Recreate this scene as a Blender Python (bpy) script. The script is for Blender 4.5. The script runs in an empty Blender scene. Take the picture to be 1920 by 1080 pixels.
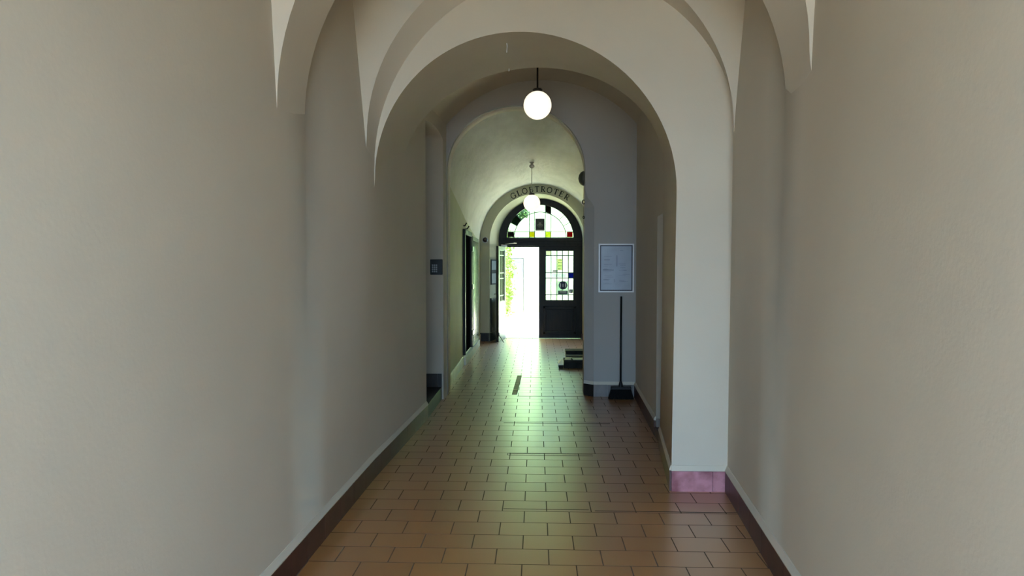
import bpy, bmesh, math, random
from mathutils import Matrix, Vector
S = bpy.context.scene
COL = S.collection
PI = math.pi

# ------------------------------------------------------------------ camera
F, CAM_H = 1240.0, 1.65
cd = bpy.data.cameras.new('camera'); cd.sensor_width = 36; cd.lens = F/1920*36
cd.clip_start = 0.05; cd.clip_end = 200
cam = bpy.data.objects.new('camera', cd); COL.objects.link(cam)
cam.location = (0, 0, CAM_H)
YAW = math.atan(45/F); PITCH = math.atan(40/math.hypot(F, 45))
cam.rotation_euler = (PI/2 - PITCH, 0, YAW)
S.camera = cam

# ------------------------------------------------------------------ world, sun, exposure
w = bpy.data.worlds.new('world'); S.world = w; w.use_nodes = True
bg = w.node_tree.nodes['Background']
bg.inputs['Color'].default_value = (0.43, 0.70, 1.0, 1); bg.inputs['Strength'].default_value = 17.5
sd = bpy.data.lights.new('sun', 'SUN'); sd.energy = 98; sd.angle = 0.01; sd.color = (1, .93, .78)
sun = bpy.data.objects.new('sun', sd); COL.objects.link(sun)
sun.rotation_euler = Vector((-0.75, 0.22, -1.25)).to_track_quat('-Z', 'Y').to_euler()
for nm, loc, sx, sy, rx in (('entrance_portal', (-.1, -.47, 1.5), 2.5, 3.0, PI/2),
                            ('courtyard_portal', (.1, 15.42, 1.65), 1.9, 3.3, -PI/2)):
    l = bpy.data.lights.new(nm, 'AREA'); l.shape = 'RECTANGLE'; l.size = sx; l.size_y = sy
    l.cycles.is_portal = True
    o = bpy.data.objects.new(nm, l); COL.objects.link(o); o.location = loc; o.rotation_euler = (rx, 0, 0)
vs = S.view_settings
vs.view_transform = 'Standard'; vs.look = 'None'; vs.exposure = 0.0; vs.gamma = 1.0; vs.use_curve_mapping = False
S.cycles.use_denoising = True
S.cycles.max_bounces = 16; S.cycles.diffuse_bounces = 10; S.cycles.glossy_bounces = 6
S.cycles.transparent_max_bounces = 12
S.cycles.sample_clamp_indirect = 0.0
S.cycles.caustics_reflective = False; S.cycles.caustics_refractive = False

# ------------------------------------------------------------------ materials
def mat(name, col, rough=.6, metal=0, spec=.5, emit=None, es=0):
    m = bpy.data.materials.new(name); m.use_nodes = True
    b = m.node_tree.nodes['Principled BSDF']
    b.inputs['Base Color'].default_value = (*col, 1); b.inputs['Roughness'].default_value = rough
    b.inputs['Metallic'].default_value = metal; b.inputs['Specular IOR Level'].default_value = spec
    if emit: b.inputs['Emission Color'].default_value = (*emit, 1); b.inputs['Emission Strength'].default_value = es
    return m
def nt(m): return m.node_tree.nodes, m.node_tree.links, m.node_tree.nodes['Principled BSDF']
def noise_mat(name, c1, c2, scale=3, rough=.8, bump=.1, bscale=40, dist=.004, spec=.3, stretch=None):
    m = mat(name, c1, rough, spec=spec); N, L, b = nt(m)
    tc = N.new('ShaderNodeTexCoord'); mp = N.new('ShaderNodeMapping'); L.new(tc.outputs['Object'], mp.inputs[0])
    if stretch: mp.inputs['Scale'].default_value = stretch
    n = N.new('ShaderNodeTexNoise'); n.inputs['Scale'].default_value = scale; n.inputs['Detail'].default_value = 6
    r = N.new('ShaderNodeValToRGB'); r.color_ramp.elements[0].color = (*c1, 1); r.color_ramp.elements[1].color = (*c2, 1)
    r.color_ramp.elements[0].position = .35; r.color_ramp.elements[1].position = .65
    L.new(mp.outputs[0], n.inputs['Vector']); L.new(n.outputs['Fac'], r.inputs[0]); L.new(r.outputs[0], b.inputs['Base Color'])
    n2 = N.new('ShaderNodeTexNoise'); n2.inputs['Scale'].default_value = bscale; n2.inputs['Detail'].default_value = 4
    bp = N.new('ShaderNodeBump'); bp.inputs['Strength'].default_value = bump; bp.inputs['Distance'].default_value = dist
    L.new(mp.outputs[0], n2.inputs['Vector']); L.new(n2.outputs['Fac'], bp.inputs['Height']); L.new(bp.outputs[0], b.inputs['Normal'])
    return m
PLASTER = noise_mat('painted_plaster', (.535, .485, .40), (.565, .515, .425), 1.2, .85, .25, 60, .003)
PLASTER_SHADE = noise_mat('shaded_pier_plaster', (.345, .33, .31), (.365, .35, .33), 1.2, .85, .25, 60, .003)  # plaster darkened for the pier, its shade put into the colour
PLASTER_OLD = noise_mat('brushed_lime_plaster', (.52, .515, .47), (.59, .585, .535), 2.5, .8, .6, 6, .02, stretch=(2.5, 1, 1))
TILE_DARK = noise_mat('dark_skirting_tile', (.055, .020, .016), (.08, .030, .024), 8, .4, .1, 30, .002, .35)
TILE_PINK = noise_mat('pink_skirting_tile', (.26, .085, .10), (.50, .22, .26), 9, .5, .1, 30, .002, .4)
TILE_BLACK = noise_mat('black_skirting_tile', (.014, .011, .010), (.022, .018, .015), 8, .5, .1, 30, .002, .25)
TILE_GREY = noise_mat('grey_skirting_tile', (.15, .135, .13), (.20, .18, .17), 8, .5, .1, 30, .002, .4)
WOOD_DARK = noise_mat('dark_stained_wood', (.010, .009, .007), (.016, .013, .010), 4, .5, .2, 25, .003, .25, stretch=(6, 6, 1))
BLACK = mat('black_plastic', (.008, .008, .008), .5, spec=.25)
BLACK_METAL = mat('black_metal', (.02, .018, .016), .35, .6)
BRISTLE = mat('black_bristle', (.008, .008, .008), .9, spec=.1)
WHITE_FRAME = mat('white_frame', (.75, .76, .78), .4)
GREY_METAL = mat('dull_metal', (.35, .33, .30), .4, .8)
INK = mat('black_paint', (.02, .02, .018), .7)
GROUT_DARK = mat('dark_joint', (.03, .022, .015), .9)
def glass_mat(name, col, gl=.12, rough=.02):
    m = bpy.data.materials.new(name); m.use_nodes = True; N, L = m.node_tree.nodes, m.node_tree.links
    N.remove(N['Principled BSDF']); t = N.new('ShaderNodeBsdfTransparent'); g = N.new('ShaderNodeBsdfGlossy')
    t.inputs[0].default_value = (*col, 1); g.inputs['Roughness'].default_value = rough
    x = N.new('ShaderNodeMixShader'); x.inputs[0].default_value = gl
    L.new(t.outputs[0], x.inputs[1]); L.new(g.outputs[0], x.inputs[2]); L.new(x.outputs[0], N['Material Output'].inputs[0])
    return m
GLASS = glass_mat('clear_glass', (.72, .75, .74), .05)
GLASS_YELLOW = glass_mat('yellow_glass', (.50, .40, .015), .04)
GLASS_PALE = glass_mat('pale_yellow_glass', (.60, .56, .12), .04)
GLASS_RED = glass_mat('red_glass', (.30, .003, .02), .04)
GLASS_BLUE = glass_mat('blue_glass', (.01, .03, .28), .04)
GLASS_SMOKE = glass_mat('brown_glass', (.012, .006, .005), .04)
GLOBE = mat('lit_opal_glass', (.9, .88, .82), .3, emit=(1, .88, .68), es=1.25)

def floor_mat():
    m = mat('floor_tiles', (.3, .17, .08), .3); N, L, b = nt(m)
    tc = N.new('ShaderNodeTexCoord'); mp = N.new('ShaderNodeMapping'); mp.inputs['Location'].default_value = (.226 + 30, -3.814 + .1995*100, 0)
    L.new(tc.outputs['Object'], mp.inputs[0])
    br = N.new('ShaderNodeTexBrick'); br.offset = .5; br.inputs['Scale'].default_value = 1
    br.inputs['Brick Width'].default_value = .3; br.inputs['Row Height'].default_value = .1995
    br.inputs['Mortar Size'].default_value = .0036; br.inputs['Mortar Smooth'].default_value = .1
    br.inputs['Color1'].default_value = (.41, .175, .045, 1); br.inputs['Color2'].default_value = (.35, .145, .037, 1)
    br.inputs['Mortar'].default_value = (.13, .095, .07, 1)
    L.new(mp.outputs[0], br.inputs['Vector'])
    n = N.new('ShaderNodeTexNoise'); n.inputs['Scale'].default_value = 1.6; n.inputs['Detail'].default_value = 3
    L.new(tc.outputs['Object'], n.inputs['Vector'])
    mx = N.new('ShaderNodeMix'); mx.data_type = 'RGBA'; mx.blend_type = 'MULTIPLY'; mx.inputs[0].default_value = .35
    r = N.new('ShaderNodeValToRGB'); r.color_ramp.elements[0].color = (.72, .68, .64, 1); r.color_ramp.elements[1].color = (1, 1, 1, 1)
    r.color_ramp.elements[0].position = .2; r.color_ramp.elements[1].position = .8
    L.new(n.outputs['Fac'], r.inputs[0]); L.new(br.outputs['Color'], mx.inputs[6]); L.new(r.outputs[0], mx.inputs[7])
    L.new(mx.outputs[2], b.inputs['Base Color'])
    mr = N.new('ShaderNodeMapRange'); mr.inputs[1].default_value = .3; mr.inputs[2].default_value = .7; mr.inputs[3].default_value = .31; mr.inputs[4].default_value = .31
    L.new(n.outputs['Fac'], mr.inputs[0])
    rm = N.new('ShaderNodeMix'); rm.data_type = 'FLOAT'; rm.inputs[3].default_value = .9
    L.new(br.outputs['Fac'], rm.inputs[0]); L.new(mr.outputs[0], rm.inputs[2]); L.new(rm.outputs[0], b.inputs['Roughness'])
    sm = N.new('ShaderNodeMix'); sm.data_type = 'FLOAT'; b.inputs['IOR'].default_value = 1.9; 
    cw = N.new('ShaderNodeMix'); cw.data_type = 'FLOAT'; cw.inputs[2].default_value = .6; cw.inputs[3].default_value = 0
    L.new(br.outputs['Fac'], cw.inputs[0]); L.new(cw.outputs[0], b.inputs['Coat Weight'])
    b.inputs['Coat Roughness'].default_value = .34; b.inputs['Coat IOR'].default_value = 1.8; sm.inputs[2].default_value = .8; sm.inputs[3].default_value = .05
    L.new(br.outputs['Fac'], sm.inputs[0]); L.new(sm.outputs[0], b.inputs['Specular IOR Level'])
    b1 = N.new('ShaderNodeBump'); b1.invert = True; b1.inputs['Strength'].default_value = .9; b1.inputs['Distance'].default_value = .003
    L.new(br.outputs['Fac'], b1.inputs['Height'])
    n2 = N.new('ShaderNodeTexNoise'); n2.inputs['Scale'].default_value = 7; n2.inputs['Detail'].default_value = 1
    L.new(tc.outputs['Object'], n2.inputs['Vector'])
    b2 = N.new('ShaderNodeBump'); b2.inputs['Strength'].default_value = .15; b2.inputs['Distance'].default_value = .003
    L.new(n2.outputs['Fac'], b2.inputs['Height']); L.new(b1.outputs[0], b2.inputs['Normal']); L.new(b2.outputs[0], b.inputs['Normal']); L.new(b2.outputs[0], b.inputs['Coat Normal'])
    return m
FLOOR = floor_mat()

# ------------------------------------------------------------------ mesh helpers
def obj(name, bm, m, parent=None, smooth=False):
    me = bpy.data.meshes.new(name); bmesh.ops.recalc_face_normals(bm, faces=bm.faces)
    bm.to_mesh(me); bm.free()
    if smooth:
        for p in me.polygons: p.use_smooth = True
    for x in (m if isinstance(m, (list, tuple)) else [m]): me.materials.append(x)
    o = bpy.data.objects.new(name, me); COL.objects.link(o)
    if parent is not None: o.parent = parent
    return o
def struct(name, bm, m, parent=None, smooth=False):
    o = obj(name, bm, m, parent, smooth)
    if parent is None: o['kind'] = 'structure'
    return o
def thing(name, label, cat, loc=(0, 0, 0), rot=(0, 0, 0), group=None):
    o = bpy.data.objects.new(name, None); COL.objects.link(o); o.location = loc; o.rotation_euler = rot
    o['label'] = label; o['category'] = cat
    if group: o['group'] = group
    return o
def tag(o, label, cat, group=None):
    o['label'] = label; o['category'] = cat
    if group: o['group'] = group
    return o
def box(bm, x0, x1, y0, y1, z0, z1, bev=0, mi=0):
    r = bmesh.ops.create_cube(bm, size=1, matrix=Matrix.Translation(((x0+x1)/2, (y0+y1)/2, (z0+z1)/2)) @ Matrix.Diagonal((x1-x0, y1-y0, z1-z0, 1)))
    for v in r['verts']:
        for f in v.link_faces: f.material_index = mi
    if bev: bmesh.ops.bevel(bm, geom=list({e for v in r['verts'] for e in v.link_edges}), offset=bev, segments=2, affect='EDGES', profile=.5)
    return bm
def bx(*a, **k): return box(bmesh.new(), *a, **k)
def tube(bm, pts, r, n=12, caps=True):
    pts = [Vector(p) for p in pts]; rs = r if isinstance(r, (list, tuple)) else [r]*len(pts); rings = []
    for i, p in enumerate(pts):
        d = (pts[min(i+1, len(pts)-1)] - pts[max(i-1, 0)]).normalized()
        a = d.cross(Vector((0, 0, 1)) if abs(d.z) < .95 else Vector((1, 0, 0))).normalized(); b = d.cross(a)
        rings.append([bm.verts.new(p + rs[i]*(math.cos(2*PI*k/n)*a + math.sin(2*PI*k/n)*b)) for k in range(n)])
    for a, b in zip(rings, rings[1:]):
        for k in range(n): bm.faces.new((a[k], a[(k+1) % n], b[(k+1) % n], b[k]))
    if caps: bm.faces.new(rings[0]); bm.faces.new(rings[-1])
    return bm
def lathe(bm, prof, c=(0, 0, 0), n=32, axis='z'):
    rings = []
    for r, z in prof:
        ring = []
        for k in range(n):
            a = 2*PI*k/n; p = (r*math.cos(a), r*math.sin(a), z)
            if axis == 'y': p = (p[0], p[2], p[1])
            if axis == 'x': p = (p[2], p[0], p[1])
            ring.append(bm.verts.new((c[0]+p[0], c[1]+p[1], c[2]+p[2])))
        rings.append(ring)
    for a, b in zip(rings, rings[1:]):
        for k in range(n): bm.faces.new((a[k], a[(k+1) % n], b[(k+1) % n], b[k]))
    bm.faces.new(rings[0]); bm.faces.new(rings[-1])
    return bm
def fill_poly(outer, holes=(), thick=.1, M=None):
    """flat plate from a 2D outline with holes; local x,y = outline, local z from 0 to thick"""
    cu = bpy.data.curves.new('t', 'CURVE'); cu.dimensions = '2D'; cu.fill_mode = 'BOTH'; cu.extrude = thick/2
    for loop in [outer, *holes]:
        sp = cu.splines.new('POLY'); sp.points.add(len(loop)-1); sp.use_cyclic_u = True
        for p, q in zip(sp.points, loop): p.co = (q[0], q[1], 0, 1)
    o = bpy.data.objects.new('t', cu); COL.objects.link(o); bpy.context.view_layer.update()
    me = bpy.data.meshes.new_from_object(o.evaluated_get(bpy.context.evaluated_depsgraph_get()))
    bm = bmesh.new(); bm.from_mesh(me); bpy.data.objects.remove(o); bpy.data.meshes.remove(me); bpy.data.curves.remove(cu)
    bmesh.ops.remove_doubles(bm, verts=bm.verts, dist=1e-5)
    bmesh.ops.translate(bm, verts=bm.verts, vec=(0, 0, thick/2))
    if M is not None: bmesh.ops.transform(bm, matrix=M, verts=bm.verts)
    return bm
def front(Y):      # outline (X, Z) at depth Y, thickness grows away from the camera
    return Matrix(((1, 0, 0, 0), (0, 0, 1, Y), (0, 1, 0, 0), (0, 0, 0, 1)))
def side(x0, y0, x1, y1, sgn):   # outline (u along wall measured in Y, Z); thickness grows outward (sgn=-1 left, 1 right)
    k = (x1-x0)/(y1-y0)
    return Matrix(((k, 0, sgn, x0-k*y0), (1, 0, 0, 0), (0, 1, 0, 0), (0, 0, 0, 1)))
def arch(c, aL, aR, zl, zr, b, n=48):
    """left springing, over the crown, to the right springing"""
    out = []
    for i in range(n+1):
        t = PI - PI*i/n; x = math.cos(t); a = aL if x < 0 else aR
        f = i/n; z0 = zl + (zr-zl)*(f*f*(3-2*f))
        out.append((c + a*x, z0 + b*math.sin(t)))
    return out
def loft(bm, curves, mi=0):
    """curves: list of lists of 3D points with the same count"""
    rows = [[bm.verts.new(p) for p in c] for c in curves]
    for a, b in zip(rows, rows[1:]):
        for k in range(len(a)-1):
            f = bm.faces.new((a[k], a[k+1], b[k+1], b[k])); f.material_index = mi; f.smooth = True
    return bm
def at(c, Y): return [(x, Y, z) for x, z in c]
def interp(tab, y):
    if y <= tab[0][0]: return tab[0][1]
    for (a, va), (b, vb) in zip(tab, tab[1:]):
        if y <= b: return va + (vb-va)*(y-a)/(b-a)
    return tab[-1][1]
TOP = 4.5; OUT = 2.4

# ------------------------------------------------------------------ floor; unseen roof slab and outer walls added against light leaks
struct('floor', bx(-OUT, OUT, -2.6, 15.25, -.1, 0), FLOOR)
struct('ceiling', bx(-OUT, OUT, -2.6, 15.4, TOP, TOP+.2), PLASTER)
struct('wall_left_light_block', bx(-OUT-.2, -OUT, -2.6, 15.4, -.1, TOP), PLASTER)
struct('wall_right_light_block', bx(OUT, OUT+.2, -2.6, 15.4, -.1, TOP), PLASTER)

# ---- side walls of the two near bays
LX0 = [(-2.6, -1.38), (3.43, -1.298), (5.06, -1.272), (7.1, -1.187)]
LX1 = [(-2.6, -1.38), (3.3, -1.300), (3.7, -1.297), (4.66, -1.196), (4.9, -1.19), (5.4, -1.195), (6.05, -1.205), (7.1, -1.187)]
LX2 = [(-2.6, -1.40), (3.3, -1.345), (4.66, -1.286), (4.86, -1.27), (5.2, -1.2), (7.1, -1.187)]
RX0 = [(-2.6, 1.02), (1.5, 1.115), (3.53, 1.287), (4.83, 1.402), (5.2, 1.43)]
RX1 = [(-2.6, 1.04), (1.5, 1.165), (3.3, 1.338), (3.7, 1.362), (4.66, 1.37), (4.86, 1.42), (5.2, 1.43)]
RX2 = [(-2.6, 1.06), (1.5, 1.20), (3.3, 1.372), (4.66, 1.436), (5.2, 1.44)]
def side_wall(name, tabs, ys, out, zz):
    bm = bmesh.new(); cs = []
    for y in ys:
        x0, x1, x2 = (interp(t, y) for t in tabs)
        prof = []
        for i in range(25):
            z = TOP*i/24
            if z < zz: f = z/zz; x = x0 + (x1-x0)*f*f*(3-2*f)
            else: x = x1 + (x2-x1)*(z-zz)/(3.5-zz)
            prof.append((x, y, z))
        cs.append([(out, y, 0)] + prof + [(out, y, TOP)])
    loft(bm, cs)
    bm.faces.new([bm.verts[i] for i in range(0)] or [bm.verts.new(p) for p in cs[0]]); bm.faces.new([bm.verts.new(p) for p in cs[-1]])
    return struct(name, bm, PLASTER)
ysl = [-2.6 + .3*i for i in range(33)]; ysl = [y for y in ysl if y < 7.05] + [3.3, 3.7, 4.66, 4.86, 7.1]
side_wall('wall_left', (LX0, LX1, LX2), sorted(set(ysl)), -1.95, 2.45)
ysr = [y for y in ysl if y < 4.8] + [4.86, 5.2]
side_wall('wall_right', (RX0, RX1, RX2), sorted(set(ysr)), 1.95, 2.65)

# ---- street entrance wall behind the viewer
struct('wall_entrance', fill_poly([(-OUT, 0), (-OUT, TOP), (OUT, TOP), (OUT, 0), (1.15, 0), (1.15, 3.0), (-1.35, 3.0), (-1.35, 0)], (), .25, front(-.75)), PLASTER)

# ---- vault sheets of the near bays
def seg(c, half, z0, rise, n=48):
    R = (half*half + rise*rise)/(2*rise); a0 = math.asin(min(1, half/R)); zc = z0 + rise - R
    return [(c + R*math.sin(-a0 + 2*a0*i/n), zc + R*math.cos(-a0 + 2*a0*i/n)) for i in range(n+1)]
def sheet(name, curves, m=PLASTER):
    return struct(name, loft(bmesh.new(), curves), m, smooth=True)
sheet('ceiling', [at(seg(0, 1.6, 3.5, .75), -2.6), at(seg(0.02, 1.6, 3.5, .75), 3.3)])
sheet('ceiling', [at(seg(0.02, 1.6, 3.5, .75), 3.7), at(seg(0.06, 1.6, 3.5, .75), 4.7)])

# ---- arch bands
def band(name, near, far, Yn, Yf, m=PLASTER, back=True, keep='LR'):
    # springings that sit against a side wall turn outwards into that wall
    def taper(c):
        a, b = c[0], c[-1]
        if 'L' not in keep: c = [(a[0]-.07, a[1]-.32), (a[0]-.025, a[1]-.18), (a[0]-.006, a[1]-.07)] + c
        if 'R' not in keep: c = c + [(b[0]+.006, b[1]-.07), (b[0]+.025, b[1]-.18), (b[0]+.07, b[1]-.32)]
        return c
    near, far = taper(near), taper(far)
    def legs(c):
        l = [(c[0][0], 0)] if 'L' in keep else [(-1.6, 0), (-1.6, c[0][1]-.02)]
        r = [(c[-1][0], 0)] if 'R' in keep else [(1.7, c[-1][1]-.02), (1.7, 0)]
        return l + c + r
    """wall between Yn and Yf pierced by an arch whose near and far outlines differ"""
    bm = bmesh.new()
    def outline(c): return [(-OUT, 0), (-OUT, TOP), (OUT, TOP), (OUT, 0)], c
    for c, Y in ((near, Yn), (far, Yf)):
        if Y == Yf and not back: continue
        poly = [(-OUT, 0)] + legs(c) + [(OUT, 0), (OUT, TOP), (-OUT, TOP)]
        p = fill_poly(poly, (), .0001, front(Y))
        me = bpy.data.meshes.new('t'); p.to_mesh(me); p.free(); bm.from_mesh(me); bpy.data.meshes.remove(me)
    def jamb(c): return ([(c[0][0], 0)] if 'L' in keep else []) + c + ([(c[-1][0], 0)] if 'R' in keep else [])
    fa, fb = jamb(near), jamb(far)
    loft(bm, [at(fa, Yn), at(fb, Yf)])
    return struct(name, bm, m)
# transverse rib between the two near bays
band('wall_arch_near', arch(.015, 1.313, 1.312, 2.47, 2.70, 1.33), arch(.03, 1.33, 1.335, 2.47, 2.53, 1.33), 3.3, 3.7, keep='')
# stepped arch: outer order, then the low arch with its right hand pier
band('wall_arch_outer', arch(.0855, 1.28, 1.28, 2.56, 2.62, 1.28), arch(.135, 1.325, 1.325, 2.40, 2.52, 1.325), 4.66, 4.86, back=False, keep='')
A_near = arch(-.0835, 1.1035, 1.1035, 2.30, 2.20, 1.105)
A_near = A_near[:-1] + [(1.02, 2.2), (1.008, 1.2), (.996, .0)]
A_far = arch(-.045, 1.195, 1.195, 2.45, 2.54, .955)
A_far = A_far[:-1] + [(1.150, 2.5), (1.146, 1.2), (1.134, .0)]
band('wall_arch_low', A_near, A_far, 4.86, 6.05, keep='R')

# ---- third bay
vault3 = seg(.058, 1.197, 3.445, .55)
sheet('ceiling', [at([(-1.5, 3.2)] + vault3 + [(1.5, 3.2)], 6.05), at([(-1.5, 3.2)] + vault3 + [(1.5, 3.2)], 8.4)])
nh = [(7.1, 3.215), (7.25, 3.24), (7.45, 3.262), (7.65, 3.268), (7.85, 3.26), (8.0, 3.243), (8.15, 3.215)]
struct('wall_left', fill_poly(nh + [(8.15, 0), (8.42, 0), (8.42, TOP), (7.1, TOP)], (), .55, side(-1.187, 7.1, -1.138, 8.4, -1)), PLASTER)
struct('wall_left_niche', bx(-1.95, -1.72, 7.0, 8.2, 0, 3.6), PLASTER)
struct('floor', bx(-1.72, -1.17, 7.1, 8.15, 0, .155, bev=.004), TILE_BLACK)
struct('wall_right', fill_poly([(6.05, 2.133), (6.45, 2.133), (6.45, 0), (8.42, 0), (8.42, TOP), (6.05, TOP)], (), .45, side(1.152, 6.05, 1.262, 8.4, 1)), PLASTER)
struct('wall_right_niche', bx(1.57, 1.7, 6.0, 6.5, 0, 2.4), PLASTER)
struct('floor', bx(1.155, 1.57, 6.05, 6.45, 0, .09), TILE_DARK)

# ---- end wall of the third bay, with the chamfered pier
Carch = arch(-.25, .885, .870, 2.87, 2.87, .82)
Cp = [(-OUT, 0), (-1.135, 0)] + Carch + [(.62, 2.62), (.65, 2.52), (.70, 2.46), (.733, 2.40), (.733, 0), (OUT, 0), (OUT, TOP), (-OUT, TOP)]
struct('wall_pier', fill_poly(Cp, (), .1, front(8.4)), PLASTER_SHADE)
Cp2 = [(-OUT, 0), (-1.14, 0)] + Carch + [(.62, 0), (OUT, 0), (OUT, TOP), (-OUT, TOP)]
struct('wall_pier', fill_poly(Cp2, (), .25, front(8.5)), PLASTER)
bm = bmesh.new()
prev = None
for x, z in ((.733, 0), (.733, 2.40), (.70, 2.46), (.65, 2.52), (.62, 2.62)):
    a = bm.verts.new((x, 8.4005, z)); b = bm.verts.new((.6195, 8.4005 + (x-.62)*.88, z))
    if prev and (b.co - a.co).length > 1e-4: bm.faces.new((prev[0], a, b, prev[1]))
    elif prev: bm.faces.new((prev[0], a, prev[1]))
    prev = (a, b)
struct('trim_1', bm, PLASTER_SHADE)

# ---- last passage: walls and barrel vault
v0 = arch(-.2, .99, 1.5, 2.87, 2.87, .87); v1 = arch(.03, 1.267, 1.27, 2.185, 2.185, 1.27)
def mixc(t): return [(a[0]+(b[0]-a[0])*t, a[1]+(b[1]-a[1])*t) for a, b in zip(v0, v1)]
secs = [(8.5, 0), (9.5, .2), (10.5, .38), (11.5, .58), (12.5, .74), (13.5, .88), (14.65, 1)]
DLX = [(8.5, -1.19), (12, -1.238), (14.65, -1.237)]
cs = []
for Y, t in secs:
    c = mixc(t); k = interp(DLX, Y) - c[0][0]
    cs.append(at([(x + k*max(0, (1-i/24)), z) for i, (x, z) in enumerate(c)], Y))
sheet('ceiling', cs, PLASTER_OLD)
sheet('wall_left', [[(c[0][0], c[0][1], 0), (c[0][0], c[0][1], 1.1), c[0]] for c in cs], noise_mat('yellowish_plaster', (.42, .42, .29), (.47, .47, .34), 1.5, .8, .4, 12, .01))  # left wall is yellower than the vault plaster
sheet('wall_right', [[(c[-1][0], c[-1][1], 0), (c[-1][0], c[-1][1], 1.1), c[-1]] for c in cs], PLASTER_OLD)
band('wall_end', arch(.028, 1.052, 1.052, 2.20, 2.20, 1.055), arch(.1, .96, .96, 2.24, 2.24, .96), 14.6, 15.2, m=noise_mat('cream_plaster', (.46, .45, .32), (.50, .49, .35), 2, .8, .2, 40, .003))

# ------------------------------------------------------------------ baseboards
def skirt(name, pts, h=.15, t=.018, m=TILE_DARK, joint=.3, lip=True, z0=0.0, phase=.12):
    """pts: wall line seen from the room, room lies to the right of the walking direction"""
    bm = bmesh.new(); bl = bmesh.new()
    for (xa, ya), (xb, yb) in zip(pts, pts[1:]):
        a, b = Vector((xa, ya)), Vector((xb, yb)); L = (b-a).length; d = (b-a)/L; n = Vector((d.y, -d.x)); s = -phase
        while s < L:
            p, q = max(0, s+.0015), min(L, s+joint-.0015)
            if q > p:
                vs_ = []
                for zz, off in ((z0, t), (z0+h-.004, t), (z0+h, t-.005), (z0+h, -.03), (z0, -.03)):
                    vs_.append([bm.verts.new((*(a+d*u+n*off), zz)) for u in (p, q)])
                for i in range(5): bm.faces.new((vs_[i][0], vs_[i][1], vs_[(i+1) % 5][1], vs_[(i+1) % 5][0]))
                bm.faces.new([v[0] for v in vs_]); bm.faces.new([v[1] for v in vs_])
            s += joint
        if lip:
            v = [[bl.verts.new((*(a+d*u+n*off), zz)) for u in (0, L)] for zz, off in ((z0+h+.001, t+.002), (z0+h+.008, t+.003), (z0+h+.04, .004), (z0+h+.045, -.03), (z0+h+.001, -.03))]
            for i in range(5): bl.faces.new((v[i][0], v[i][1], v[(i+1) % 5][1], v[(i+1) % 5][0]))
            bl.faces.new([r[0] for r in v]); bl.faces.new([r[1] for r in v])
    o = struct(name, bm, m)
    if lip: obj('plaster_lip', bl, PLASTER, o)
    else: bl.free()
    return o
skirt('baseboard_left', [(interp(LX0, y), y) for y in (-2.5, 3.43, 5.06, 7.1)])
skirt('baseboard_right', [(interp(RX0, y), y) for y in (4.86, 3.53, 1.5, -2.5)])
skirt('baseboard_pier', [(.996, 4.86), (1.40, 4.86)][::1], m=TILE_PINK, joint=.3, phase=0, t=.012)
skirt('baseboard_right', [(1.134, 6.05), (.996, 4.86)], t=.012, lip=True)
skirt('baseboard_right', [(1.262, 8.4), (1.171, 6.46)])
skirt('baseboard_right', [(1.172, 6.45), (1.55, 6.45)], m=TILE_GREY, z0=.09, h=.08, lip=False)
skirt('baseboard_left', [(-1.17, 8.15), (-1.70, 8.15)][::-1], m=TILE_BLACK, z0=.155, h=.165, t=.014, lip=False)
skirt('baseboard_pier', [(.733, 8.4), (1.25, 8.4)], m=TILE_GREY, lip=True, phase=.12, t=.012)
skirt('baseboard_pier', [(.62, 8.5), (.733, 8.4)], m=TILE_BLACK, lip=True, t=.01, phase=0)
skirt('baseboard_left', [(-1.19, 8.55), (-1.238, 12), (-1.237, 14.6)], m=noise_mat('pale_skirting', (.58, .58, .48), (.7, .7, .6), 6, .5, .2, 30, .003), lip=False)  # skirting is paler here than in the other bays
skirt('baseboard_end', [(-1.235, 14.6), (-1.03, 14.6)], m=TILE_BLACK, h=.18, lip=False)
skirt('baseboard_end', [(-1.024, 14.6), (-.90, 15.05)], m=TILE_BLACK, h=.18, lip=False)
skirt('baseboard_end', [(1.045, 15.1), (1.08, 14.6)], h=.12, lip=False)
skirt('baseboard_end', [(1.08, 14.6), (1.29, 14.6)], h=.12, lip=False)

# thin dark expansion joints in the floor
for n, (x0, x1, y0, y1) in enumerate(((.40, 1.37, 4.432, 4.440), (-.22, .36, 4.452, 4.457), (-.24, .50, 5.735, 5.741), (-.24, .50, 5.79, 5.795),
                                      (-.34, .78, 6.93, 6.945), (-.24, .60, 8.38, 8.395), (-.20, .15, 9.78, 9.79), (-.25, -.245, 5.735, 5.795))):
    struct('trim_%d' % (n+2), bx(x0, x1, y0, y1, -.002, .0012), GROUT_DARK)

# ------------------------------------------------------------------ end door (frame, fanlight, leaves)
def circ_pts(c, z, r, a0, a1, n): return [(c + r*math.cos(a0+(a1-a0)*i/n), z + r*math.sin(a0+(a1-a0)*i/n)) for i in range(n+1)]
def bar2(bm, p, q, w_, Y0, Y1):
    p, q = Vector(p), Vector(q); d = (q-p).normalized(); n = Vector((-d.y, d.x))*w_/2
    c = [p+n, p-n, q-n, q+n]; v = [[bm.verts.new((a.x, Y, a.y)) for a in c] for Y in (Y0, Y1)]
    bm.faces.new(v[0]); bm.faces.new(v[1])
    for i in range(4): bm.faces.new((v[0][i], v[0][(i+1) % 4], v[1][(i+1) % 4], v[1][i]))
def wedge(bm, pts, Y0, Y1):
    v = [[bm.verts.new((x, Y, z)) for x, z in pts] for Y in (Y0, Y1)]; k = len(pts)
    bm.faces.new(v[0]); bm.faces.new(v[1])
    for i in range(k): bm.faces.new((v[0][i], v[0][(i+1) % k], v[1][(i+1) % k], v[1][i]))
GC, GZ, GR, GI = .093, 2.30, .765, .60
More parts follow.
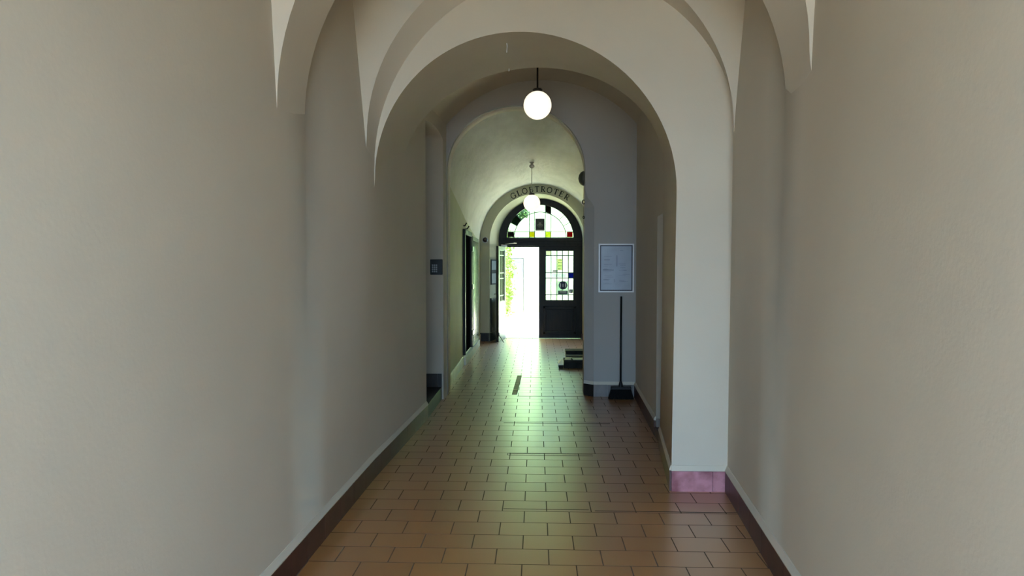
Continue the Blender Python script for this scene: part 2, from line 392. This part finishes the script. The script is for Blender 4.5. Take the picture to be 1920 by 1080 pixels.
door = thing('door_1', 'dark wooden double door with a stained glass fanlight at the passage end', 'door', (0, 15.2, 0)); del door['category']; del door['label']; door['kind'] = 'structure'
DY = 15.2
outer = [(-.86, 0)] + arch(.1, .965, .965, 2.24, 2.24, .965) + [(1.06, 0)]
fan = [(GC-GR, 2.322), (GC+GR, 2.322)] + circ_pts(GC, GZ, GR, .03, PI-.03, 40)
hole = [(-.745, 0), (-.745, 2.10), (1.02, 2.10), (1.02, 0)]
fr = fill_poly([(-.865, 0)] + arch(.1, .975, .975, 2.24, 2.24, .975) + [(1.075, 0), (1.02, 0), (1.02, 2.10), (-.745, 2.10), (-.745, 0)], [fan], .10, front(0))
obj('door_frame', fr, WOOD_DARK, door)
tr = bmesh.new(); box(tr, -.80, 1.04, -.025, 0, 2.13, 2.20, .006); box(tr, -.80, 1.04, -.04, 0, 2.255, 2.30, .006)
obj('transom_rail', tr, WOOD_DARK, door)
fl = bmesh.new()
xs = [-.155, -.030, .214, .340]
for x in xs:
    bar2(fl, (x, 2.32), (x, GZ + math.sqrt(GR**2-(x-GC)**2)), .014, .02, .05)
bar2(fl, (GC-GR, 2.456), (GC+GR, 2.456), .012, .02, .05)
ar = circ_pts(GC, GZ, GI, .04, PI-.04, 40)
for p, q in zip(ar, ar[1:]): bar2(fl, p, q, .016, .02, .05)
for dg in (28, 44, 136, 152):
    a = math.radians(dg); bar2(fl, (GC+GI*math.cos(a), GZ+GI*math.sin(a)), (GC+GR*math.cos(a), GZ+GR*math.sin(a)), .012, .02, .05)
obj('glazing_bars', fl, BLACK_METAL, door)
obj('fanlight_glass', fill_poly(fan, (), .004, front(.033)), GLASS, door)
for nm, x0, x1, m in (('yellow_pane', xs[0], xs[1], GLASS_YELLOW), ('yellow_pane', xs[2], xs[3], GLASS_PALE), ('red_pane', .70, .845, GLASS_RED), ('brown_pane', -.66, -.50, GLASS_SMOKE)):
    obj(nm, bx(x0+.006, x1-.006, .026, .030, 2.326, 2.448), m, door)
bm = bmesh.new(); wedge(bm, [(xs[2]+.006, GZ+.6), (xs[3]-.006, GZ+.56), (xs[3]-.006, GZ+.725), (xs[2]+.006, GZ+.757)], .026, .030); obj('brown_pane', bm, GLASS_SMOKE, door)
bm = bmesh.new()
a0, a1 = math.radians(136), math.radians(152)
wedge(bm, [(GC+GI*math.cos(a), GZ+GI*math.sin(a)) for a in (a0, a1)] + [(GC+GR*math.cos(a), GZ+GR*math.sin(a)) for a in (a1, (a0+a1)/2, a0)], .026, .030)
obj('green_pane', bm, glass_mat('green_glass', (.01, .05, .025), .04), door)
# emblem plaque in the middle light
pl = obj('emblem_plaque', bx(-.015, .195, .005, .019, 2.475, 2.755), mat('plaque_dark', (.03, .028, .025), .6), door)
pb = bmesh.new(); 
for a in (0,): box(pb, -.002, .182, .001, .005, 2.49, 2.50); box(pb, -.002, .182, .001, .005, 2.73, 2.74)
EC = (.09, 2.63)
wedge(pb, [(EC[0]+.03*math.cos(t)*1.1, EC[1]+.035*math.sin(t)) for t in [2*PI*i/12 for i in range(12)]], .0, .006)
for dg, ln in ((200, .075), (220, .085), (245, .085), (270, .095), (295, .085), (320, .085), (340, .075), (60, .06), (120, .06)):
    a = math.radians(dg); bar2(pb, EC, (EC[0]+ln*math.cos(a), EC[1]+ln*math.sin(a)), .011, .001, .005)
obj('emblem', pb, mat('emblem_grey', (.22, .21, .18), .6), pl)

def leaf(parent, W, glassed, colored, mirror=False):
    """door leaf in the local XZ plane, x from 0 to W, y 0..0.05"""
    gx0, gx1, gz0, gz1 = .155*W/.95, W-.155*W/.95, .875, 2.02
    o = obj('door_leaf', fill_poly([(0, .004), (0, 2.099), (W, 2.099), (W, .004)], [[(gx0, gz0), (gx0, gz1), (gx1, gz1), (gx1, gz0)]], .05, front(0)), WOOD_DARK, parent)
    m_ = bmesh.new()
    for (x0, x1, z0, z1) in ((.10, W-.10, .10, .155), (.10, W-.10, .69, .74), (.10, .15, .10, .74), (W-.15, W-.10, .10, .74)):
        box(m_, x0, x1, -.018, .0, z0, z1, .006)
    box(m_, .17, W-.17, -.010, .0, .18, .67, .008)
    obj('moulding', m_, WOOD_DARK, o)
    cx = [gx0 + (gx1-gx0)*f for f in (0, .19, .40, .60, .81, 1)]; rz = [gz1 - (gz1-gz0)*f for f in (0, .103, .445, .553, .887, 1)]
    b_ = bmesh.new()
    for x in cx: box(b_, x-.010, x+.010, .010, .036, gz0, gz1)
    for z in rz: box(b_, gx0, gx1, .008, .038, z-.010, z+.010)
    obj('glazing_bars', b_, BLACK_METAL, o)
    obj('glass', bx(gx0, gx1, .020, .024, gz0, gz1), GLASS, o)
    if colored:
        obj('yellow_pane', bx(cx[0]+.008, cx[1]-.008, .012, .016, rz[1]+.008, rz[0]-.008), GLASS_YELLOW, o)
        obj('blue_pane', bx(cx[4]+.008, cx[5]-.008, .012, .016, rz[3]+.008, rz[2]-.008), GLASS_BLUE, o)
    return o, cx, rz
lr = bpy.data.objects.new('right_leaf', None); COL.objects.link(lr); lr.parent = door; lr.location = (.065, .02, 0)
lr_leaf, cx, rz = leaf(door, .955, True, True); bpy.data.objects.remove(lr)
lr_leaf.location = (.065, .02, 0)
ll_leaf, _, _ = leaf(door, .80, True, False)
# hinged on the left jamb and standing open into the passage
ll_leaf.matrix_local = Matrix.Translation((-.745, -.01, 0)) @ Matrix.Rotation(math.radians(-98.5), 4, 'Z')
hd = bmesh.new(); tube(hd, [(.74, -.02, 1.05), (.74, -.06, 1.05), (.66, -.06, 1.05)], .009); box(hd, .725, .755, -.012, 0, .96, 1.14, .003)
obj('handle', hd, GREY_METAL, ll_leaf)
# door closer on the frame
dc = bmesh.new(); box(dc, -.80, -.66, -.075, -.025, 2.105, 2.155, .01); tube(dc, [(-.70, -.05, 2.165), (-.50, -.10, 2.19), (-.44, -.03, 2.19)], .010)
obj('door_closer', dc, GREY_METAL, door)

# notices stuck on the right hand leaf
X0 = .065
def onleaf(x0, x1, z0, z1, y0=DY+.024, y1=DY+.027): return bx(X0+x0, X0+x1, y0, y1, z0, z1)
PAPER = mat('white_sticker', (.80, .82, .84), .6)
nt_ = thing('notice', 'white door notice with a navy round pictogram and a dark caption bar', 'notice', (X0+(cx[2]+cx[4])/2, DY+.026, (rz[4]+rz[3])/2 - .03))
obj('sheet', bx(-.12, .12, -.001, .003, -.155, .15), glass_mat('translucent_paper', (.55, .57, .62), .1, .5), nt_)
NAVY = mat('navy_print', (.012, .012, .05), .6)
bm = bmesh.new(); wedge(bm, [(.1*math.cos(2*PI*i/28)+.01, .055+.095*math.sin(2*PI*i/28)) for i in range(28)], -.006, -.002)
dsc = obj('round_pictogram', bm, NAVY, nt_)
bm = bmesh.new()
for sx in (-1, 1): wedge(bm, [(.01+sx*(.062+.016*math.cos(2*PI*i/14)), .055+.06*math.sin(2*PI*i/14)) for i in range(14)], -.009, -.006)
wedge(bm, [(.01-.008, .09), (.01+.008, .09), (.01+.008, .02), (.01-.008, .02)], -.009, -.006)
obj('white_figures', bm, PAPER, dsc)
bm = bmesh.new(); box(bm, -.10, .115, -.006, -.002, -.145, -.065); cb = obj('caption_bar', bm, NAVY, nt_)
bm = bmesh.new()
for z in (-.085, -.105): box(bm, -.075, .09, -.009, -.006, z-.004, z+.004)
obj('caption_text', bm, PAPER, cb)
st = thing('sticker', 'small pale yellow striped sticker high in the middle pane of the door', 'sticker', (X0+(cx[2]+cx[3])/2, DY+.022, 1.70))
obj('sheet', bx(-.052, .052, 0, .003, -.13, .13), glass_mat('cream_paper', (.62, .60, .42), .05, .5), st)
OLIVE = mat('olive_print', (.12, .11, .05), .6)
for z in (-.10, -.03, .04, .10): obj('stripe', bx(-.045, .045, -.003, 0, z-.006, z+.006), OLIVE, st)
st = thing('sticker', 'tiny dark lettered sticker low in the second pane column of the door', 'sticker', (X0+(cx[1]+cx[2])/2+.03, DY+.022, 1.555))
bm = bmesh.new(); box(bm, -.06, .06, 0, .003, -.022, .012); obj('sheet', bm, mat('dark_print', (.04, .04, .04), .6), st)
bm = bmesh.new()
for i in range(5): box(bm, -.05+.021*i, -.04+.021*i, -.002, 0, -.012, .004)
obj('lettering', bm, PAPER, st)
st = tag(obj('sticker', onleaf(cx[1]+.03, cx[3]+.09, rz[3]+.02, rz[2]-.02), glass_mat('frosted_label', (.62, .66, .72), .1, .5)), 'long frosted label across the middle panes of the door, beside the blue pane', 'sticker')
st = thing('sticker', 'small black and white sticker low on the right pane of the door', 'sticker', (X0+(cx[4]+cx[5])/2, DY+.022, 1.09))
obj('sheet', bx(-.045, .045, 0, .003, -.045, .04), mat('dark_print2', (.05, .05, .05), .6), st)
bm = bmesh.new(); box(bm, -.02, .0, -.002, 0, -.03, .025); box(bm, .01, .03, -.002, 0, -.01, .03); obj('print', bm, PAPER, st)

# small folding door stop by the open leaf
ds = bmesh.new()
tube(ds, [(-.80, 14.36, .19), (-.80, 14.36, .16), (-.70, 14.30, .004)], .008); tube(ds, [(-.80, 14.36, .16), (-.88, 14.33, .004)], .008); box(ds, -.83, -.79, 14.33, 14.39, .15, .21, .004)
tag(obj('door_stop', ds, BLACK_METAL), 'little black metal door prop standing at the foot of the open leaf', 'door stop')
struct('trim_10', bx(-.74, .06, 15.19, 15.3, -.01, .012, bev=.003), GREY_METAL)

# ------------------------------------------------------------------ lettering over the end arch
LET = {  # strokes in a unit box (x -.5..5 * aspect, y -.5..5); a list of polylines with weight
 'G': [([(.36, .30), (.22, .44), (0, .49), (-.26, .42), (-.42, .2), (-.45, 0), (-.42, -.2), (-.26, -.42), (0, -.49), (.24, -.43), (.38, -.34)], .09), ([(.36, -.4), (.36, -.02)], .13), ([(.12, -.02), (.50, -.02)], .06), ([(.38, .46), (.38, .22)], .06)],
 'L': [([(-.18, .47), (-.18, -.47)], .14), ([(-.34, .47), (-.02, .47)], .06), ([(-.34, -.47), (.36, -.47)], .06), ([(.36, -.49), (.36, -.24)], .06)],
 'O': [([(.46*math.cos(t), .49*math.sin(t)) for t in [2*PI*i/20 for i in range(21)]], .10)],
 'B': [([(-.2, .47), (-.2, -.47)], .14), ([(-.36, .47), (.08, .47), (.24, .38), (.28, .25), (.22, .10), (.06, .03), (-.2, .03)], .07), ([(.06, .03), (.28, -.05), (.35, -.22), (.28, -.40), (.1, -.47), (-.36, -.47)], .08)],
 'T': [([(0, .47), (0, -.47)], .14), ([(-.38, .47), (.38, .47)], .06), ([(-.38, .49), (-.38, .26)], .06), ([(.38, .49), (.38, .26)], .06), ([(-.16, -.47), (.16, -.47)], .06)],
 'R': [([(-.24, .47), (-.24, -.47)], .14), ([(-.40, .47), (.06, .47), (.24, .38), (.28, .22), (.2, .06), (.02, 0), (-.24, 0)], .07), ([(.0, 0), (.32, -.47)], .13), ([(.22, -.47), (.48, -.47)], .06), ([(-.40, -.47), (-.08, -.47)], .06)],
 'E': [([(-.2, .47), (-.2, -.47)], .14), ([(-.36, .47), (.30, .47)], .06), ([(.30, .49), (.30, .28)], .06), ([(-.2, .02), (.16, .02)], .06), ([(.16, .13), (.16, -.10)], .05), ([(-.36, -.47), (.36, -.47)], .06), ([(.36, -.49), (.36, -.24)], .06)]}
ltr = thing('painted_lettering', 'black serif letters spelling GLOBTROTER curved over the end door arch', 'lettering', (.06, 14.6, 2.2))
for ch, dg in zip('GLOBTROTER', (-29, -22.3, -15.6, -8.6, -2.0, 4.6, 11.7, 18.9, 25.3, 32.2)):
    bm = bmesh.new(); a = math.radians(dg); cxl, czl = 1.155*math.sin(a), 1.155*math.cos(a); s_ = .122
    def tf(p):
        x, y = p[0]*s_*.92, p[1]*s_; return (cxl + x*math.cos(a) + y*math.sin(a), czl - x*math.sin(a) + y*math.cos(a))
    for poly, wt in LET[ch]:
        q = [tf(p) for p in poly]
        for u, v in zip(q, q[1:]): bar2(bm, u, v, wt*s_*1.5, -.003, .001)
        for u in q[1:-1]: wedge(bm, [(u[0]+wt*s_*.6*math.cos(t), u[1]+wt*s_*.6*math.sin(t)) for t in [2*PI*i/8 for i in range(8)]], -.003, .001)
    obj('letter', bm, INK, ltr)

# ------------------------------------------------------------------ globe lamps
def globe_lamp(label, x, y, z, top, r=.15, dark=True):
    t = thing('pendant_lamp', label, 'pendant lamp', (x, y, z), group='opal globe pendant lamps')
    g = bmesh.new(); bmesh.ops.create_uvsphere(g, u_segments=40, v_segments=24, radius=r); obj('globe', g, GLOBE, t, smooth=True)
    h = bmesh.new(); lathe(h, [(.034, r*.93), (.050, r*.955), (.054, r*1.0), (.050, r*1.05), (.054, r*1.10), (.048, r*1.16), (.02, r*1.22)], n=24); obj('gallery', h, BLACK_METAL, t)
    k = bmesh.new(); tube(k, [(0, 0, r*1.15), (0, 0, top-z-.02)], .010 if dark else .007, 10); obj('rod', k, BLACK_METAL if dark else GREY_METAL, t)
    k = bmesh.new(); lathe(k, [(.014, top-z-.11), (.045, top-z-.085), (.05, top-z-.06), (.02, top-z-.03), (.05, top-z+.005)], n=20); obj('canopy', k, BLACK_METAL if dark else GREY_METAL, t)
globe_lamp('larger looking lit opal globe pendant hanging in the near vault', .014, 7.2, 3.39, 3.985)
globe_lamp('smaller looking lit opal globe pendant in front of the curved lettering', -.077, 12.0, 2.80, 3.53, .15, False)

# ------------------------------------------------------------------ framed notice and broom on the pier
fn = thing('framed_plan', 'white framed sheet with faint grey drawings hung on the pier above the broom', 'framed picture', (1.011, 8.4, 1.633))
W2, H2 = .222, .306
bm = fill_poly([(-W2, -H2), (-W2, H2), (W2, H2), (W2, -H2)], [[(-W2+.017, -H2+.017), (-W2+.017, H2-.017), (W2-.017, H2-.017), (W2-.017, -H2+.017)]], .024, front(-.026)); obj('frame', bm, WHITE_FRAME, fn)
obj('dark_rebate', bx(-W2+.012, W2-.012, -.012, -.002, -H2+.012, H2-.012), mat('blue_black_mount', (.012, .016, .03), .5), fn)
pp = obj('sheet', bx(-W2+.031, W2-.031, -.014, -.011, -H2+.031, H2-.031), noise_mat('grey_blue_print', (.30, .34, .42), (.34, .39, .47), 6, .35, 0, 10, .001, .5), fn)
bm = bmesh.new(); random.seed(4)
lines = [(.005, .012, .02, .16), (-.17, -.03, -.03, -.022), (.09, .13, -.032, -.026), (-.15, -.08, .10, .104), (.08, .17, -.08, -.077), (-.02, -.016, -.18, -.14)]
for i in range(26):
    x0 = random.choice((-.17, -.16, .03, .05)) + random.random()*.02; z0 = -.24 + .48*random.random(); lines.append((x0, x0+.04+.07*random.random(), z0, z0+.0022))
for x0, x1, z0, z1 in lines: box(bm, x0, x1, -.0152, -.0138, z0, z1)
obj('printed_lines', bm, mat('print_grey', (.14, .17, .22), .6), pp)

br_ = thing('broom', 'black long handled broom leaning upright against the pier', 'broom', (1.062, 8.27, 0))
bm = bmesh.new(); tube(bm, [(-.005, -.02, .13), (0, .02, .7), (.012, .095, 1.275)], .0125, 12); obj('handle', bm, BLACK, br_, smooth=True)
bm = bmesh.new(); box(bm, -.125, .125, -.045, .025, .115, .155, .010); lathe(bm, [(.028, .15), (.024, .19), (.015, .22)], (-.004, -.018, 0), 12); obj('head_block', bm, BLACK, br_)
bm = bmesh.new()
for i in range(26):
    for j in range(6):
        x, y = -.118+.236*i/25, -.038+.055*j/5
        tube(bm, [(x, y, .118), (x*1.28+random.uniform(-.004, .004), y*1.25-.008, .002)], .0055, 5)
o = obj('bristles', bm, BRISTLE, br_)

# ------------------------------------------------------------------ left niche intercom
ic = thing('intercom_keypad', 'black intercom keypad fixed on the reveal inside the left niche', 'keypad', (-1.205, 8.15, 1.645))
obj('housing', bx(-.1, .052, -.035, 0, -.095, .095, bev=.006), BLACK, ic)
for i in range(4):
    for j in range(3): obj('key', bx(-.078+.024*j, -.060+.024*j, -.040, -.034, -.065+.026*i, -.045+.026*i, bev=.002), mat('key_grey', (.25, .26, .27), .5) if (i, j) == (0, 0) else bpy.data.materials['key_grey'], ic)

# ------------------------------------------------------------------ side door on the left wall of the last passage
d2 = bpy.data.objects.new('door_2', None); COL.objects.link(d2); d2['kind'] = 'structure'; d2.location = (-1.232, 0, 0)
fb = bmesh.new(); box(fb, -.03, .05, 11.03, 11.12, .16, 2.28, .005); box(fb, -.03, .05, 12.17, 12.25, .16, 2.28, .005); box(fb, -.03, .05, 11.03, 12.25, 2.2, 2.28, .005)
obj('door_frame', fb, WOOD_DARK, d2)
obj('doorway_shade_panel', bx(-.02, .015, 11.1, 12.2, .16, 2.22), mat('doorway_dark', (.006, .006, .006), .9, spec=0), d2)  # black panel stands in for the dark of the open doorway
lf = obj('door_leaf', bx(.0, .045, 12.42, 13.62, .13, 2.22, bev=.004), WOOD_DARK, d2)
def foliage_reflection():
    m = noise_mat('foliage_reflection_glass', (.006, .009, .006), (.03, .06, .03), 5, .2, .3, 7, .01, .6, stretch=(1, 3, 1.4)); return m  # green mottling paints reflected foliage into the dark glass
obj('glass_panel', bx(.043, .049, 12.50, 13.54, .22, 2.14), foliage_reflection(), lf)
for z in (.42, 1.28, 1.98):
    bm = bmesh.new(); box(bm, .02, .065, 12.2, 12.46, z-.045, z+.045, .006); obj('hinge', bm, BLACK_METAL, d2)
struct('trim_11', bx(-1.235, -1.165, 11.0, 13.7, .0, .13, bev=.006), PLASTER_OLD)
for y, hz in ((11.15, 2.34), (11.55, 2.31)):
    bm = bmesh.new(); tube(bm, [(-1.24, y, hz), (-1.20, y, hz), (-1.17, y, hz+.05)], .011, 8)
    tag(obj('wall_hook', bm, BLACK_METAL), 'small dark hook above the side doorway, %s from the viewer' % ('nearer' if y < 11.3 else 'farther'), 'hook')

# ------------------------------------------------------------------ framed picture and dark panel in the end reveal
def reveal_matrix(y): # plane of the left reveal, from (-1.024,14.6) to (-.86,15.2)
    d = Vector((.164, .6, 0)).normalized(); n = Vector((d.y, -d.x, 0))
    return Matrix(((d.x, n.x, 0, -1.024), (d.y, n.y, 0, 14.6), (0, 0, 1, 0), (0, 0, 0, 1)))
def reveal_obj(name, x0, x1, t0, t1, z0, z1, m, parent, bev=0):
    bm = bx(x0, x1, t0, t1, z0, z1, bev=bev); bmesh.ops.transform(bm, matrix=reveal_matrix(0), verts=bm.verts); return obj(name, bm, m, parent)
pf = thing('framed_picture', 'narrow black framed double notice beside the open door leaf', 'framed picture')
reveal_obj('frame', .06, .40, .0, .02, 1.25, 1.81, BLACK, pf, .004)
reveal_obj('sheet', .09, .37, .02, .023, 1.58, 1.78, mat('grey_sheet', (.22, .24, .26), .5), pf)
reveal_obj('sheet', .09, .37, .02, .023, 1.28, 1.50, bpy.data.materials['grey_sheet'], pf)
wb = reveal_obj('dark_panel', .03, .52, .002, .03, .19, .95, WOOD_DARK, None, .006)  # thin dark panel covering the lower part of the reveal
tag(wb, 'dark panel low on the arch reveal under the framed notice', 'board')

# ------------------------------------------------------------------ small fittings
sc_ = thing('security_camera', 'small dark dome camera on the cream wall left of the end arch', 'camera', (-1.12, 14.6, 2.24))
bm = bmesh.new(); lathe(bm, [(.062, 0), (.066, -.02), (.06, -.035)], axis='y', n=24); obj('base', bm, GREY_METAL, sc_)
bm = bmesh.new(); lathe(bm, [(.056, -.032), (.052, -.055), (.038, -.08), (.015, -.092)], axis='y', n=24); obj('dome', bm, mat('smoked_dome', (.03, .012, .01), .15), sc_, smooth=True)
bl = thing('wall_bell', 'dark half dome fitting high on the inner side of the pier', 'bell', (.618, 8.62, 2.79))
bm = bmesh.new(); lathe(bm, [(.095, 0), (.092, -.02), (.075, -.045), (.045, -.064), (.01, -.072)], axis='x', n=28); obj('dome', bm, mat('dark_olive_enamel', (.05, .05, .035), .5), bl, smooth=True)
bm = bmesh.new(); lathe(bm, [(.10, 0), (.10, .006)], axis='x', n=28); obj('base_ring', bm, BLACK_METAL, bl)
for z, r_, lb in ((2.475, .026, 'small dark ring bolted to the pier edge below the dome fitting'), (2.28, .015, 'tiny dark hook on the pier edge, lower of the two fixings')):
    bm = bmesh.new(); pts = [(.62 - .012 + r_*.7*math.cos(t), 8.50+r_*math.sin(t)*.4, z + r_*math.sin(t)) for t in [2*PI*i/14 for i in range(15)]]
    tube(bm, pts, .006, 6); tag(obj('wall_ring' if r_ > .02 else 'wall_hook', bm, BLACK_METAL), lb, 'ring' if r_ > .02 else 'hook')
bm = bmesh.new(); tube(bm, [(-1.18, 6.6, 3.18), (-1.15, 6.6, 3.18)], .014, 8); tag(obj('wall_plug', bm, BLACK), 'little black plug in the left wall before the niche head', 'plug')

# brass grate strip let into the floor
gp = thing('floor_grate', 'narrow ribbed brass strip set in the floor tiles along the passage', 'grate', (-.262, 9.23, 0), (0, 0, math.radians(-1.2)))
BRASS = mat('dull_brass', (.30, .22, .06), .5, .3)
obj('tray', bx(-.034, .034, -.74, .74, .0, .003), mat('dark_brass', (.06, .045, .012), .6), gp)
for i in range(17):
    y = -.70 + 1.4*i/16; obj('bar', bx(-.030, .030, y-.022, y+.016, .003, .006), BRASS, gp)

# ------------------------------------------------------------------ pile on the floor behind the pier
BOXM = noise_mat('worn_black_board', (.008, .009, .007), (.018, .019, .016), 6, .7, .2, 20, .003, .2)
def flat_box(label, x, y, z, w_, d_, h_, rot, paper=None):
    t = thing('storage_box', label, 'box', (x, y, z), (0, 0, rot), group='flat black boxes behind the pier')
    obj('body', bx(-w_/2, w_/2, -d_/2, d_/2, 0, h_*.72, bev=.006), BOXM, t)
    obj('lid', bx(-w_/2-.006, w_/2+.006, -d_/2-.006, d_/2+.006, h_*.70, h_, bev=.006), BOXM, t)
    return t
flat_box('long black box in front, white label on its face', .70, 10.86, 0, .48, .30, .135, 0)
flat_box('low black box behind the labelled one', .76, 11.22, 0, .50, .30, .15, 0)
flat_box('black box lying on top of the rear pile', .74, 11.56, 0, .44, .28, .20, 0)
tg = thing('box_label', 'small white sticker with black marks on the front box', 'sticker', (.80, 10.702, .07))
obj('sheet', bx(-.028, .028, -.003, .0, -.04, .04), PAPER, tg)
bm = bmesh.new()
for z in (-.025, -.008, .01, .026): box(bm, -.02, .018, -.0045, -.003, z-.004, z+.003)
obj('print', bm, INK, tg)
PAPER_G = mat('grey_paper', (.42, .44, .42), .7)
for lb, x, y, z, w_, d_, r_ in (('pale sheet of paper lying on the front black box', .72, 10.86, .1355, .24, .28, .05), ('pale folded sheet on the left end of the front box', .53, 10.88, .1355, .10, .28, -.1)):
    bm = bx(-w_/2, w_/2, -d_/2, d_/2, 0, .004); bmesh.ops.transform(bm, matrix=Matrix.Translation((x, y, z)) @ Matrix.Rotation(r_, 4, 'Z'), verts=bm.verts)
    tag(obj('paper_sheet', bm, PAPER_G), lb, 'paper', 'papers on the box pile')
bm = bmesh.new()
v = [bm.verts.new(p) for p in ((.355, 10.70, .066), (.445, 10.68, .070), (.440, 10.98, .125), (.37, 10.97, .085))]; bm.faces.new(v)
r = bmesh.ops.extrude_face_region(bm, geom=bm.faces[:]); bmesh.ops.translate(bm, verts=[x for x in r['geom'] if isinstance(x, bmesh.types.BMVert)], vec=(0, 0, -.012))
tag(obj('paper_sheet', bm, PAPER), 'bright white paper sliding off the left side of the box pile', 'paper', 'papers on the box pile')
bm = bx(.375, .452, 10.70, 10.98, 0, .050, bev=.006); tag(obj('cloth_bundle', bm, BOXM), 'flat dark bundle on the floor at the left foot of the box pile', 'bundle')

# ------------------------------------------------------------------ courtyard beyond the door
YARD = noise_mat('pale_paving', (.70, .725, .62), (.74, .765, .66), 2, .8, .1, 30, .003)
YWALL = noise_mat('green_bounce_render', (.22, .34, .15), (.27, .40, .19), 2, .85, .1, 30, .003)  # green in the wall colour stands in for light through foliage
struct('ground', bx(-6, 9, 15.3, 40, -.12, -.01), YARD)
struct('wall_courtyard', bx(-6, 9, 24, 24.3, 0, 5.5), YWALL)
struct('wall_courtyard_left', bx(-1.2, -.95, 16.5, 21.5, 0, 2.95), noise_mat('yellow_bounce_render', (.74, .72, .22), (.80, .78, .28), 2, .85, .1, 30, .003))  # yellow put into the wall colour to throw a sunlit glow on the floor
struct('ground_street', bx(-8, 8, -14, -2.6, -.12, -.01), noise_mat('street_paving', (.24, .22, .17), (.28, .255, .20), 2, .85, .1, 30, .003))
d3 = bpy.data.objects.new('door_3', None); COL.objects.link(d3); d3['kind'] = 'structure'; d3.location = (-.79, 24, 0)
DP = mat('grey_pink_door_paint', (.060, .053, .053), .6)
lf3 = obj('door_leaf', bx(-.37, .34, -.05, 0, .02, 1.95, bev=.004), DP, d3)
bm = bmesh.new()
for x0, x1 in ((-.30, -.06), (.03, .27)):
    for z0, z1 in ((.25, .70), (.86, 1.10), (1.25, 1.80)): box(bm, x0, x1, -.066, -.05, z0, z1, .012)
obj('raised_panel', bm, mat('door_panel_paint', (.080, .070, .068), .6), lf3)
obj('door_frame', fill_poly([(-.44, 0), (-.44, 2.03), (.41, 2.03), (.41, 0), (.35, 0), (.35, 1.96), (-.38, 1.96), (-.38, 0)], (), .09, front(-.08)), mat('frame_paint', (.09, .085, .08), .6), d3)
# ivy and tree foliage
def leaves(name, pts, size, m, parent=None, seed=1):
    random.seed(seed); bm = bmesh.new()
    for p in pts:
        n = Vector((random.gauss(0, 1), random.gauss(0, 1)-.6, random.gauss(0, 1))).normalized(); u = n.orthogonal().normalized(); v = n.cross(u); s = size*random.uniform(.6, 1.3); p = Vector(p)
        a = random.random()*6.28; u, v = u*math.cos(a)+v*math.sin(a), v*math.cos(a)-u*math.sin(a)
        q = [p-u*s, p-u*s*.3+v*s*.55+n*s*.1, p+u*s*.4+v*s*.42, p+u*s*1.1, p+u*s*.4-v*s*.42, p-u*s*.3-v*s*.55+n*s*.1]
        bm.faces.new([bm.verts.new(x) for x in q])
    return obj(name, bm, m, parent)
def leaf_mat(name, col):
    m = mat(name, col, .6); N, L, b = nt(m); t = N.new('ShaderNodeBsdfTranslucent'); t.inputs[0].default_value = (col[0]*1.6, col[1]*1.6, col[2], 1)
    x = N.new('ShaderNodeMixShader'); x.inputs[0].default_value = .4; L.new(b.outputs[0], x.inputs[1]); L.new(t.outputs[0], x.inputs[2]); L.new(x.outputs[0], N['Material Output'].inputs[0]); return m
LEAF = leaf_mat('ivy_leaf', (.022, .048, .004)); LEAF2 = leaf_mat('tree_leaf', (.010, .04, .008))
random.seed(7)
iv = thing('ivy', 'green ivy climbing the courtyard wall edge beyond the open doorway', 'ivy', (0, 0, 0))
pts = []
for i in range(1100):
    z = random.uniform(.3, 2.75); y = random.uniform(17.4, 21.2); wv = .10 + .09*math.sin(z*3.1+y*1.7) + .05*math.sin(z*9)
    pts.append((-.86 + abs(random.gauss(0, 1))*max(.03, wv)*.55, y, z))
leaves('leaves', pts, .055, LEAF, iv, 3)
bm = bmesh.new()
for k in range(6):
    y = 17.5+k*.68; tube(bm, [(-.915, y, 0), (-.915, y+.15, 1.0), (-.915, y-.1, 1.9), (-.915, y+.1, 2.7)], [.02, .015, .012, .006], 6)
obj('stems', bm, mat('ivy_stem', (.12, .08, .05), .9), iv)
tr_ = thing('tree', 'leafy green tree overhanging the courtyard, seen through the fanlight', 'tree', (-2.4, 19.6, 0))
bm = bmesh.new(); tube(bm, [(0, 0, 0), (.1, .1, 2.2), (.3, .1, 4.6), (.6, 0, 6.2)], [.16, .13, .09, .04], 10)
for a, b in (((.2, .1, 3.5), (1.6, -.2, 3.9)), ((.15, .1, 3.0), (1.9, 0, 3.25)), ((.3, .1, 4.6), (1.3, .5, 5.2))): tube(bm, [a, ((a[0]+b[0])/2, (a[1]+b[1])/2, (a[2]+b[2])/2+.15), b], [.06, .04, .02], 8)
obj('trunk', bm, mat('bark', (.10, .07, .045), .9), tr_)
pts = []
for c, r_, n_ in (((1.55, -.1, 3.65), .38, 260), ((1.95, 0, 3.25), .26, 150), ((1.2, 0, 3.9), .5, 420), ((.8, 0, 4.8), .9, 900), ((1.9, .2, 4.6), .6, 420), ((-.4, .3, 4.6), 1.0, 700)):
    for i in range(n_):
        d = Vector((random.gauss(0, 1), random.gauss(0, 1), random.gauss(0, 1))).normalized()*r_*random.random()**.4
        pts.append((c[0]+d.x, c[1]+d.y, c[2]+d.z*.8))
leaves('crown', pts, .07, LEAF2, tr_, 5)

# pale threads left hanging from the low arch soffit
for lb, p, q in (('pale thread hanging from the low arch soffit, nearer of two', (-.232, 5.15, 3.40), (-.228, 5.15, 3.30)), ('pale thread hanging from the low arch soffit, farther of two', (-.255, 5.98, 3.50), (-.245, 5.98, 3.40))):
    bm = bmesh.new(); tube(bm, [p, ((p[0]+q[0])/2+.006, p[1], (p[2]+q[2])/2), q], .0035, 6); tag(obj('hanging_thread', bm, PAPER), lb, 'thread')
